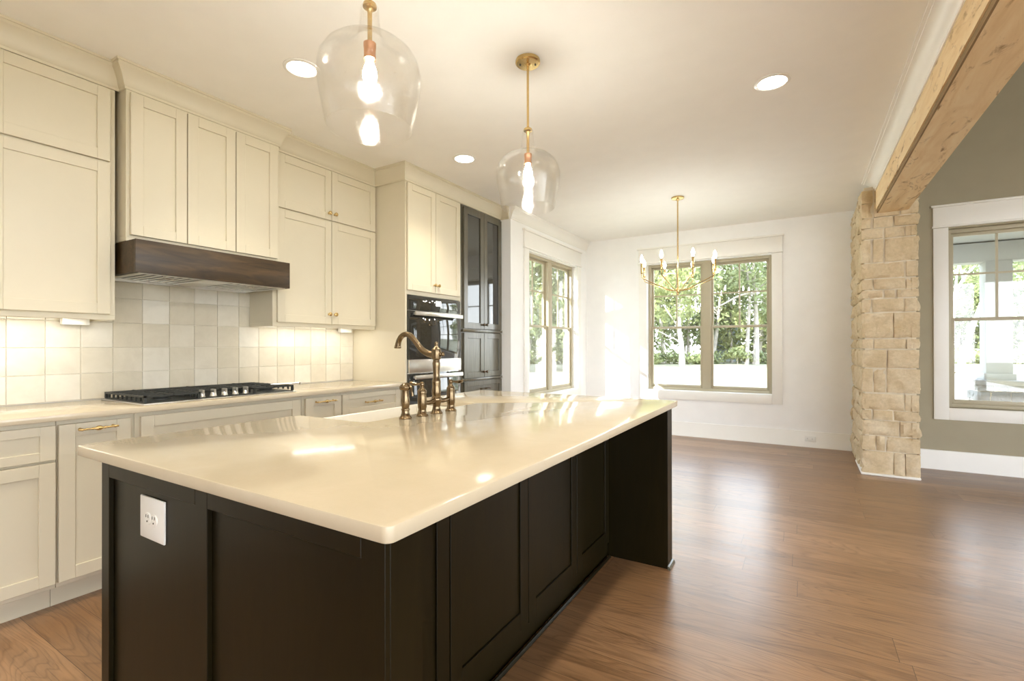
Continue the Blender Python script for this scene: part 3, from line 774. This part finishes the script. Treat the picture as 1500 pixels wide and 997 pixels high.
poly = [(-1.955,.598),(-.605,.598),(-.605,2.835),(-1.955,2.835),(-1.955,2.165),(-1.525,2.165),(-1.525,1.380),(-1.955,1.380)]
poly = round_poly(poly, [.012,.018,.012,.012,.03,.03,.03,.03])
tag(MB().prism(poly, .885, .916).build('island_countertop', M['quartz'], bevel=.0035, origin=(-1.28,1.716,.885)),
    'polished cream quartz slab topping the dark kitchen island', 'countertop')

# outlet on the island end
op = thing('outlet_plate', 'square white outlet plate with two sockets on the dark island end', 'outlet', (-1.525,.631,.753))
MB().box(-1.594, -1.456, .6265, .6328, .696, .812).build('plate', M['plastic'], op, .003)
for xc in (-1.543, -1.507):
    s_ = MB().lathe([(.0165,0),(.0165,-.0022),(.0155,-.003),(.001,-.003)], (xc,.6265,.754), 'y', 20).build('socket', M['plastic'], op)
    MB().box(xc-.007, xc-.005, .6225, .6236, .757, .765).box(xc+.005, xc+.007, .6225, .6236, .757, .765).lathe([(.0025,-.0030),(.0025,-.004)], (xc,.6265,.747), 'y', 10).build('slots', M['slot'], s_)
ob = thing('baseboard_outlet', 'small white outlet set sideways in the baseboard near the stone pillar', 'outlet', (.08,YF-.018,.10))
MB().box(.023, .137, YF-.0215, YF-.0165, .068, .138).build('plate', M['plastic'], ob, .002)
for xc in (.055,.105):
    s_ = MB().lathe([(.0155,0),(.0155,-.0022),(.001,-.0025)], (xc,YF-.0215,.103), 'y', 18).build('socket', M['plastic'], ob)
    MB().box(xc-.008, xc, YF-.0252, YF-.0242, .108, .110).box(xc-.008, xc, YF-.0252, YF-.0242, .097, .099).build('slots', M['slot'], s_)

# --- sink
sk = thing('farmhouse_sink', 'white fireclay apron sink set into the left side of the island', 'sink', (-1.76,1.77,.64))
sx0, sx1, sy0, sy1 = -1.975, -1.505, 1.362, 2.178
bm_ = MB()
bm_.box(sx0, sx1, sy0, sy1, .64, .66).box(sx0, sx0+.024, sy0, sy1, .66, .8835).box(sx1-.022, sx1, sy0, sy1, .66, .8835).box(sx0+.024, sx1-.022, sy0, sy0+.022, .66, .8835).box(sx0+.024, sx1-.022, sy1-.022, sy1, .66, .8835)
bm_.build('basin', M['fireclay'], sk, .005, 3)
MB().lathe([(.045,.6605),(.045,.663),(.032,.664),(.028,.6615),(.001,.6615)], (-1.74,1.77,0), 'z', 24).build('drain', M['steel'], sk)

# --- faucet
fx, fy = -1.45, 1.738
fa = thing('bridge_faucet', 'antique bronze bridge faucet with a curved spout on the island counter', 'faucet', (fx,fy,.916))
zc = .916
col = [(.0285,0),(.0285,.004),(.024,.008),(.019,.020),(.017,.034),(.0185,.040),(.022,.052),(.025,.062),(.024,.072),(.019,.080),(.021,.090),(.0215,.105),(.0185,.125),(.020,.140),(.0205,.152),(.016,.160),(.0155,.185),(.017,.215),(.0185,.232),(.0165,.240),(.0155,.247)]
MB().lathe([(r,h+zc) for r,h in col], (fx,fy,0), 'z', 20).build('column', M['bronze'], fa)
hdp = [(.0155,.247),(.021,.252),(.023,.264),(.023,.284),(.021,.296),(.013,.304),(.008,.309),(.0075,.314),(.0095,.320),(.0085,.327),(.004,.331),(.0005,.332)]
MB().lathe([(r,h+zc) for r,h in hdp], (fx,fy,0), 'z', 20).build('finial', M['bronze'], fa)
MB().lathe([(.009,.018),(.0085,.028),(.006,.031),(.0095,.036),(.0095,.042),(.004,.046),(.0005,.047)], (fx,fy,zc+.274), 'x', 14).build('side_screw', M['bronze'], fa)
sp = [(fx-.015,fy,zc+.270),(fx-.05,fy,zc+.276),(fx-.09,fy,zc+.296),(fx-.125,fy,zc+.330),(fx-.155,fy,zc+.358),(fx-.185,fy,zc+.368),(fx-.215,fy,zc+.360),(fx-.235,fy,zc+.336),(fx-.243,fy,zc+.308)]
MB().tube(sp, [.0165,.0155,.0145,.0135,.0130,.0130,.0130,.0135,.0150], 16, 6).build('spout', M['bronze'], fa)
MB().lathe([(.0155,.300),(.0165,.302),(.0165,.308),(.0150,.310)], (fx-.243,fy,zc), 'z', 16).build('spout_tip', M['bronze'], fa)
br = MB()
br.tube([(fx,fy-.098,zc+.062),(fx,fy-.05,zc+.055),(fx,fy,zc+.062),(fx,fy+.05,zc+.055),(fx,fy+.098,zc+.062)], [.009,.010,.014,.010,.009], 12, 4)
br.build('bridge', M['bronze'], fa)
hp = [(.0275,0),(.0275,.004),(.022,.010),(.018,.022),(.0175,.032),(.020,.040),(.0205,.060),(.0205,.085),(.019,.098),(.0205,.104),(.020,.112),(.014,.120),(.009,.126),(.0085,.132),(.0105,.136),(.0105,.146),(.007,.151),(.0005,.152)]
for dy, sg in ((-.098,-1),(.107,1)):
    st_ = MB().lathe([(r,h+zc) for r,h in hp], (fx,fy+dy,0), 'z', 18).build('valve_post', M['bronze'], fa)
    hz_ = zc+.141; y_ = fy+dy
    MB().tube([(fx+sg*.008,y_,hz_),(fx+sg*.022,y_,hz_),(fx+sg*.034,y_,hz_-.001),(fx+sg*.05,y_,hz_),(fx+sg*.066,y_,hz_+.004)], [.0045,.0045,.006,.0085,.006], 10, 3).ball((fx+sg*.068,y_,hz_+.004), .0062, 10).build('lever', M['bronze'], st_)
spx, spy = -1.46, 1.545
ss = thing('side_sprayer', 'antique bronze side sprayer with a trigger, left of the bridge faucet', 'sprayer', (spx,spy,.916))
MB().lathe([(r,h+zc) for r,h in [(.0275,0),(.0275,.004),(.021,.012),(.017,.024),(.0165,.034),(.0185,.036),(.0185,.042),(.016,.044)]], (spx,spy,0), 'z', 18).build('base', M['bronze'], ss)
MB().lathe([(r,h+zc) for r,h in [(.0155,.044),(.017,.054),(.019,.075),(.0165,.095),(.0145,.112),(.0155,.122)]], (spx,spy,0), 'z', 18).build('handle', M['bronze'], ss)
MB().lathe([(r,h+zc) for r,h in [(.0155,.122),(.024,.124),(.0265,.130),(.0265,.137),(.022,.142),(.014,.150),(.004,.153),(.0005,.153)]], (spx,spy,0), 'z', 18).build('spray_head', M['bronze'], ss)
MB().tube([(spx+.005,spy,zc+.150),(spx+.024,spy,zc+.142),(spx+.036,spy,zc+.120),(spx+.040,spy,zc+.098)], [.006,.006,.005,.004], 8, 3).build('trigger', M['bronze'], ss)

# ------------------------------------------------------------------ lights
def pendant(x, y, label):
    t = thing('pendant_light', label, 'pendant light', (x,y,CZ), 'glass pendants over the island')
    c_ = MB().lathe([(.066,CZ-.0005),(.068,CZ-.006),(.068,CZ-.018),(.062,CZ-.024),(.020,CZ-.027),(.012,CZ-.034),(.001,CZ-.034)], (x,y,0), 'z', 32).build('canopy', M['brass'], t)
    for sx in (-.042,.042): MB().ball((x+sx*.86,y+sx*.5,CZ-.027), .005, 8).build('screw', M['slot'], c_)
    MB().lathe([(.0065,CZ-.034),(.0065,2.425)], (x,y,0), 'z', 14).build('rod', M['brass'], t)
    MB().lathe([(.0065,2.432),(.012,2.428),(.022,2.420),(.024,2.414),(.024,2.408),(.012,2.404),(.011,2.396),(.008,2.390),(.008,2.290),(.011,2.285)], (x,y,0), 'z', 20).build('collar', M['brass'], t)
    MB().lathe([(.011,2.285),(.0215,2.282),(.0215,2.268),(.020,2.264),(.020,2.235),(.021,2.232),(.021,2.226),(.016,2.224)], (x,y,0), 'z', 20).build('socket', M['copper'], t)
    MB().lathe([(.011,2.224),(.012,2.216),(.018,2.200),(.0235,2.182),(.0245,2.168),(.0215,2.152),(.015,2.141),(.007,2.136),(.0005,2.135)], (x,y,0), 'z', 20).build('bulb', M['bulb'], t)
    out = [(.031,2.407),(.034,2.36),(.040,2.315),(.047,2.296),(.066,2.287),(.095,2.280),(.125,2.266),(.150,2.244),(.167,2.215),(.1755,2.180),(.176,2.155),(.172,2.120),(.160,2.055),(.150,2.005),(.146,1.985)]
    inn = [(r-.0028, h+(.0 if i else 0)) for i, (r, h) in enumerate(out)][::-1]
    MB().lathe(out+inn, (x,y,0), 'z', 48, closed=True).build('glass_shade', M['shade'], t)
    return t
pendant(-1.29, 1.19, 'clear seeded-glass pendant nearest the camera, over the near half of the island')
pendant(-1.29, 2.326, 'clear seeded-glass pendant hanging farther off, over the far half of the island')

CHX, CHY = -1.127, 5.30
ch = thing('chandelier', 'brass eight-arm candle chandelier hanging before the dining window', 'chandelier', (CHX,CHY,CZ))
MB().lathe([(.064,CZ-.0005),(.066,CZ-.005),(.064,CZ-.016),(.015,CZ-.022),(.010,CZ-.04),(.001,CZ-.04)], (CHX,CHY,0), 'z', 28).build('canopy', M['brass'], ch)
MB().lathe([(.007,CZ-.04),(.007,1.835)], (CHX,CHY,0), 'z', 12).build('rod', M['brass'], ch)
MB().lathe([(.007,1.845),(.013,1.838),(.022,1.828),(.024,1.815),(.022,1.800),(.012,1.794),(.009,1.785),(.010,1.770),(.006,1.762),(.0005,1.760)], (CHX,CHY,0), 'z', 18).build('hub', M['brass'], ch)
for k in range(8):
    a = YAW + .04 + k*math.pi/4; ca, sa = math.cos(a), math.sin(a); P = lambda r, z: (CHX+ca*r, CHY+sa*r, z)
    ar = MB().tube([P(.015,1.815), P(.10,1.822), P(.24,1.880), P(.355,1.928), P(.380,1.945), P(.387,1.97), P(.387,2.0)], .0045, 8, 4).build('arm', M['brass'], ch)
    MB().lathe([(.0055,1.985),(.011,1.992),(.0115,2.0),(.0115,2.100),(.009,2.104)], P(.387,0), 'z', 12).build('candle_sleeve', M['brass'], ar)
    MB().lathe([(.007,2.104),(.010,2.112),(.015,2.130),(.0155,2.142),(.012,2.160),(.006,2.178),(.0005,2.188)], P(.387,0), 'z', 12).build('bulb', M['candle'], ar)

def can_light(x, y, label, group='recessed ceiling lights'):
    t = thing('recessed_light', label, 'ceiling light', (x,y,CZ), group)
    MB().lathe([(.098,CZ-.0003),(.098,CZ-.004),(.082,CZ-.008),(.076,CZ-.005),(.076,CZ-.0003)], (x,y,0), 'z', 36, closed=True).build('trim_ring', M['plastic'], t)
    MB().lathe([(.0755,CZ-.0006),(.0755,CZ-.0045),(.001,CZ-.0045)], (x,y,0), 'z', 36).build('lens', M['lens'], t)
    ld = bpy.data.lights.new('recessed_lamp', 'SPOT'); ld.energy = CAN_SPOT; ld.color = (1, .90, .70); ld.spot_size = math.radians(106); ld.spot_blend = .75; ld.shadow_soft_size = .07
    lo = bpy.data.objects.new('recessed_lamp', ld); COL.objects.link(lo); lo.parent = t; lo.location = (0, 0, -.012)
can_light(-2.423, 1.732, 'lit recessed ceiling light partly behind the near glass pendant')
can_light(-2.424, 3.27, 'lit recessed ceiling light between the two pendants, near the wall cabinets')
can_light(-.149, 3.275, 'lit recessed ceiling light alone on the right, nearest the beam')
for x, y in ((-.149,1.732),(-2.424,.19),(-.149,.19),(-2.424,-1.35),(-.149,-1.35)):
    can_light(x, y, 'lit recessed ceiling light over the near part of the kitchen, outside the picture', 'ceiling lights out of the picture')

# ------------------------------------------------------------------ outdoors
GZ = -.15
struct(MB().box(-70, 70, 7.06, 90, GZ-.2, GZ).box(-70, -3.9, -40, 7.06, GZ-.2, GZ).box(6.9, 70, -40, 7.06, GZ-.2, GZ).build('lawn', M['lawn'], smooth=False))
# kitchen roof edge, left of the dining bump-out (its shade falls on the dining wall)
struct(MB().prism_y([(-4.49,2.88),(-4.49,2.98),(-2.0,3.60),(-2.0,3.50)], -3.7, 4.50).build('roof', M['shingle'], smooth=False))
struct(MB().prism_y([(-3.3,2.92),(-3.3,3.02),(.80,4.05),(.80,3.95)], 4.51, 7.4).build('added_unseen_roof', M['shingle'], smooth=False))  # unseen dining roof, added to keep sun off the porch column
# porch outside the living room
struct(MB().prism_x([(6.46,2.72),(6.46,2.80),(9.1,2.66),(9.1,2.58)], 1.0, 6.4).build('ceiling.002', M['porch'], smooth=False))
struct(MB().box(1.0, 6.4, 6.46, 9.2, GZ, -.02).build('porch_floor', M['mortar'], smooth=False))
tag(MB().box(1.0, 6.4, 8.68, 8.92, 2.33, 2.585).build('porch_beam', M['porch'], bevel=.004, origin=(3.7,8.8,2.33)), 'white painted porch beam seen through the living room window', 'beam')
pc = thing('porch_column', 'square white porch column on a stone base outside the living room window', 'column', (2.20,8.80,-.02))
PX = 2.20
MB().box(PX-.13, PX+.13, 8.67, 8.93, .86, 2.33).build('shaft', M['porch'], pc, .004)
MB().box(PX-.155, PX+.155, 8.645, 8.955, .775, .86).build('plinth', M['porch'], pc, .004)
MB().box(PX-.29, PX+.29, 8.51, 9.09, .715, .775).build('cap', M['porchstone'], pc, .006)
ps = MB(); random.seed(9)
z = -.02
while z < .70:
    z2 = min(.714, z+random.uniform(.10,.16)); 
    if .714-z2 < .05: z2 = .714
    for mode, c in (('f', 8.56), ('l', PX-.24), ('r', PX+.24)):
        a, e = (PX-.238, PX+.238) if mode == 'f' else (8.562, 9.04)
        while a < e-.03:
            b = min(e, a+random.uniform(.10,.22))
            if e-b < .06: b = e
            stone_block(ps, a+.004, b-.004, z+.004, z2-.004, c, mode); a = b
    z = z2
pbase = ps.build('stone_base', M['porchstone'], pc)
MB().box(PX-.225, PX+.225, 8.575, 9.03, -.02, .714).build('base_core', M['mortar'], pc, smooth=False)

rng = np.random.default_rng(11)
def leaf_mesh(clumps, n, size, seed):
    g = np.random.default_rng(seed)
    cl = np.array([c[:3] for c in clumps]); rr = np.array([c[3] for c in clumps]); p = rr**2/np.sum(rr**2)
    idx = g.choice(len(clumps), n, p=p)
    dirs = g.normal(size=(n,3)); dirs /= np.linalg.norm(dirs,axis=1)[:,None]
    pos = cl[idx] + dirs*(rr[idx]*g.uniform(.25,1,n)**.5)[:,None]*np.array([1,1,.75])
    u = g.normal(size=(n,3)); u /= np.linalg.norm(u,axis=1)[:,None]
    w_ = g.normal(size=(n,3)); w_ -= u*np.sum(u*w_,axis=1)[:,None]; w_ /= np.linalg.norm(w_,axis=1)[:,None]
    s_ = size*g.uniform(.6,1.3,n)[:,None]
    V = np.stack([pos-u*s_, pos+w_*s_*.45, pos+u*s_, pos-w_*s_*.45], 1).reshape(-1,3)
    Fc = np.arange(4*n).reshape(n,4)
    return V, Fc
def add_leaves(name, clumps, n, size, mat, parent, seed):
    V, Fc = leaf_mesh(clumps, n, size, seed); V = V - np.array(WLOC[parent.name])
    me = bpy.data.meshes.new(name); me.from_pydata(V.tolist(), [], Fc.tolist()); me.materials.append(mat); me.update()
    o = bpy.data.objects.new(name, me); COL.objects.link(o); o.parent = parent; WLOC[o.name] = WLOC[parent.name]; return o
def tree(base, trunk, r0, crown, n, size, bark, leaf, label, group=None, branches=(), seed=1):
    t = thing('tree', label, 'tree', tuple(base), group)
    r0 *= .5; rs = [r0*(1-.55*i/(len(trunk)-1)) for i in range(len(trunk))]; rs[0] = r0*1.25
    tb = MB().tube(trunk, rs, 10, 3)
    for b, rb in branches: tb.tube(b, [.5*rb*(1-.6*i/(len(b)-1)) for i in range(len(b))], 7, 3)
    tb.build('trunk', bark, t)
    if n: add_leaves('foliage', crown, n, size, leaf, t, seed)
    return t
def gp(px, depth):                       # point on the lawn in the sight line of a picture column
    p = far_pt(px, 505, depth); return Vector((p.x, p.y, GZ))
# pale trunk in the left half of the dining window
b = gp(999, 33)
tree(b, [b, far_pt(998,505,33), far_pt(994,475,33), far_pt(997,445,33.3), far_pt(1003,400,33.5), far_pt(1008,350,33.5)], .36,
     [(*far_pt(985,440,33), 2.0), (*far_pt(1010,410,33), 2.2), (*far_pt(970,400,33), 2.2), (*far_pt(1005,350,33), 2.8), (*far_pt(960,350,33.5), 2.5)], 2600, .22, M['bark'], M['leaf2'],
     'pale-trunked tree at the lawn edge, in the left half of the dining window',
     branches=[([far_pt(994,480,33),far_pt(982,462,33),far_pt(968,440,33)], .14), ([far_pt(996,500,33),far_pt(975,490,33),far_pt(955,480,33)], .10), ([far_pt(996,450,33),far_pt(1015,430,33),far_pt(1030,415,33)], .12)], seed=2)
b = gp(1107, 36)
tree(b, [b, far_pt(1108,490,36), far_pt(1107,450,36), far_pt(1104,400,36), far_pt(1100,330,36)], .42,
     [(*far_pt(1120,430,36), 1.9), (*far_pt(1075,400,36), 2.2), (*far_pt(1110,370,36), 2.4)], 1300, .22, M['bark2'], M['leaf'],
     'grey double-trunked tree at the lawn edge, in the right half of the dining window',
     branches=[([gp(1094,36), far_pt(1096,480,36), far_pt(1098,430,36), far_pt(1090,370,36)], .30), ([far_pt(1106,430,36), far_pt(1085,432,35.5), far_pt(1060,445,35), far_pt(1045,452,35)], .20), ([far_pt(1106,425,36), far_pt(1125,412,36), far_pt(1150,405,36)], .18), ([far_pt(1104,400,36), far_pt(1085,395,36), far_pt(1060,380,36), far_pt(1045,365,36)], .16)], seed=3)
# leaning pale trunk in the living room window
b = gp(1404, 24)
tree(b, [b, far_pt(1412,520,24), far_pt(1424,480,24), far_pt(1434,455,24), far_pt(1446,420,24), far_pt(1462,370,24)], .30,
     [(*far_pt(1470,380,24), 2.0), (*far_pt(1430,360,24.5), 1.8)], 900, .18, M['bark'], M['leaf'],
     'leaning pale-trunked tree beyond the porch column, left of it in the living room window',
     branches=[([gp(1392,24), far_pt(1395,490,24), far_pt(1398,440,24), far_pt(1410,410,24), far_pt(1432,385,24)], .20), ([far_pt(1398,440,24), far_pt(1402,400,24), far_pt(1408,370,24)], .12), ([far_pt(1412,412,24), far_pt(1404,380,24), far_pt(1398,350,24)], .10)], seed=4)
# the wood behind: a deep belt of trees
random.seed(21)
k = 0
for row, (dep, step) in enumerate(((39, 34), (45, 40))):
    px = 735 if row == 0 else 750
    while px < 1640:
        b = gp(px+random.uniform(-6,6), dep+random.uniform(-1.5,1.5)); hgt = random.uniform(9,13)
        top = b+Vector((random.uniform(-.8,.8), random.uniform(-.8,.8), hgt*.8))
        crown = []
        for q in range(9):
            zz_ = random.uniform(.12, 1.0)*hgt; sp_ = 1.7
            crown.append((b.x+random.uniform(-sp_,sp_), b.y+random.uniform(-sp_,sp_), GZ+zz_, random.uniform(1.1,1.9)))
        lf = M['leaf'] if random.random() < .6 else M['leaf2']
        brs = []
        for q in range(9):
            h0 = random.uniform(.12,.75); a = b.lerp(top, h0); an = random.uniform(0,6.28); ln = random.uniform(1.2,2.8)
            e = a+Vector((math.cos(an)*ln, math.sin(an)*ln*.6, random.uniform(.3,1.6)))
            brs.append(([a, a.lerp(e,.5)+Vector((0,0,random.uniform(-.15,.25))), e], random.uniform(.07,.14)))
        tree(b, [b, b.lerp(top,.5)+Vector((random.uniform(-.3,.3),0,0)), top], random.uniform(.18,.34), crown, 1700, .22, M['bark'] if random.random()<.6 else M['bark2'], lf,
             'one of the leafy trees in the wood behind the lawn', 'trees of the wood behind the lawn', branches=brs, seed=100+k)
        k += 1; px += step*random.uniform(.85,1.15)
# trees seen through the side window, nearer on the left
for i, (px, dep) in enumerate(((772,26),(800,28),(830,27),(858,29))):
    b = gp(px, dep)
    crown = [(b.x+random.uniform(-1.4,1.4), b.y+random.uniform(-1.4,1.4), GZ+random.uniform(1.2,8.5), random.uniform(1.0,1.7)) for _ in range(10)]
    tree(b, [b, b+Vector((.2,.1,3)), b+Vector((-.1,0,7))], .17, crown, 2600, .19, M['bark2'], M['leaf'],
         'one of the leafy trees beside the house, seen through the side window', 'trees seen through the dining side window', seed=300+i)
for i in range(23):  # row added left of the house, mostly unseen, to screen sky light
    az = math.radians(34+i*4.0+random.uniform(-1,1)); dd = random.uniform(23,27); b = Vector((-3-dd*math.sin(az), 6+dd*math.cos(az), GZ)); hgt = random.uniform(9,11.5)
    crown = [(b.x+random.uniform(-1.6,1.6), b.y+random.uniform(-1.6,1.6), GZ+random.uniform(.12,1)*hgt, random.uniform(1.1,1.9)) for _ in range(9)]
    tree(b, [b, b+Vector((.15,.1,hgt*.4)), b+Vector((-.1,.1,hgt*.85))], .2, crown, 2600, .27, M['bark2'], M['leaf'],
         'one of the leafy sky-screening trees added in the row left of the house', 'sky-screening trees added in the row left of the house', seed=700+i)
# undergrowth at the lawn edge
for i in range(34):
    px = 760 + i*24.5 + random.uniform(-6,6); dep = 36.8+random.uniform(-1,1.2); b = gp(px, dep)
    t = thing('shrub', 'one of the low green shrubs along the edge of the lawn', 'shrub', tuple(b), 'shrubs along the lawn edge')
    hh = random.uniform(.7,1.5)
    add_leaves('foliage', [(b.x+random.uniform(-.6,.6), b.y+random.uniform(-.4,.4), GZ+hh*random.uniform(.3,.7), random.uniform(.4,.8)) for _ in range(5)], 420, .16, M['leaf2'] if i % 3 else M['leaf'], t, 500+i)
    MB().tube([b, b+Vector((.05,0,hh*.7))], .03, 6).build('stem', M['bark2'], t)
# outbuilding glimpsed between the trees
b = gp(1056, 43)
hs_ = thing('outbuilding', 'pale blue sided outbuilding glimpsed between the trees in the dining window', 'building', tuple(b))
sb = MB()
for q in range(18): 
    z0 = GZ+q*.2; sb.box(b.x-1.6, b.x+1.3, b.y-.02+(.0), b.y+3, z0, z0+.195); sb.box(b.x-1.61, b.x+1.31, b.y-.05, b.y+.1, z0, z0+.03)
sb.build('siding_wall', M['siding'], hs_, smooth=False)
MB().prism_x([(b.y-.4,GZ+3.5),(b.y+1.5,GZ+4.7),(b.y+3.4,GZ+3.5),(b.y+3.4,GZ+3.62),(b.y+1.5,GZ+4.85),(b.y-.4,GZ+3.62)], b.x-1.9, b.x+1.6).build('roof', M['shingle'], hs_, smooth=False)
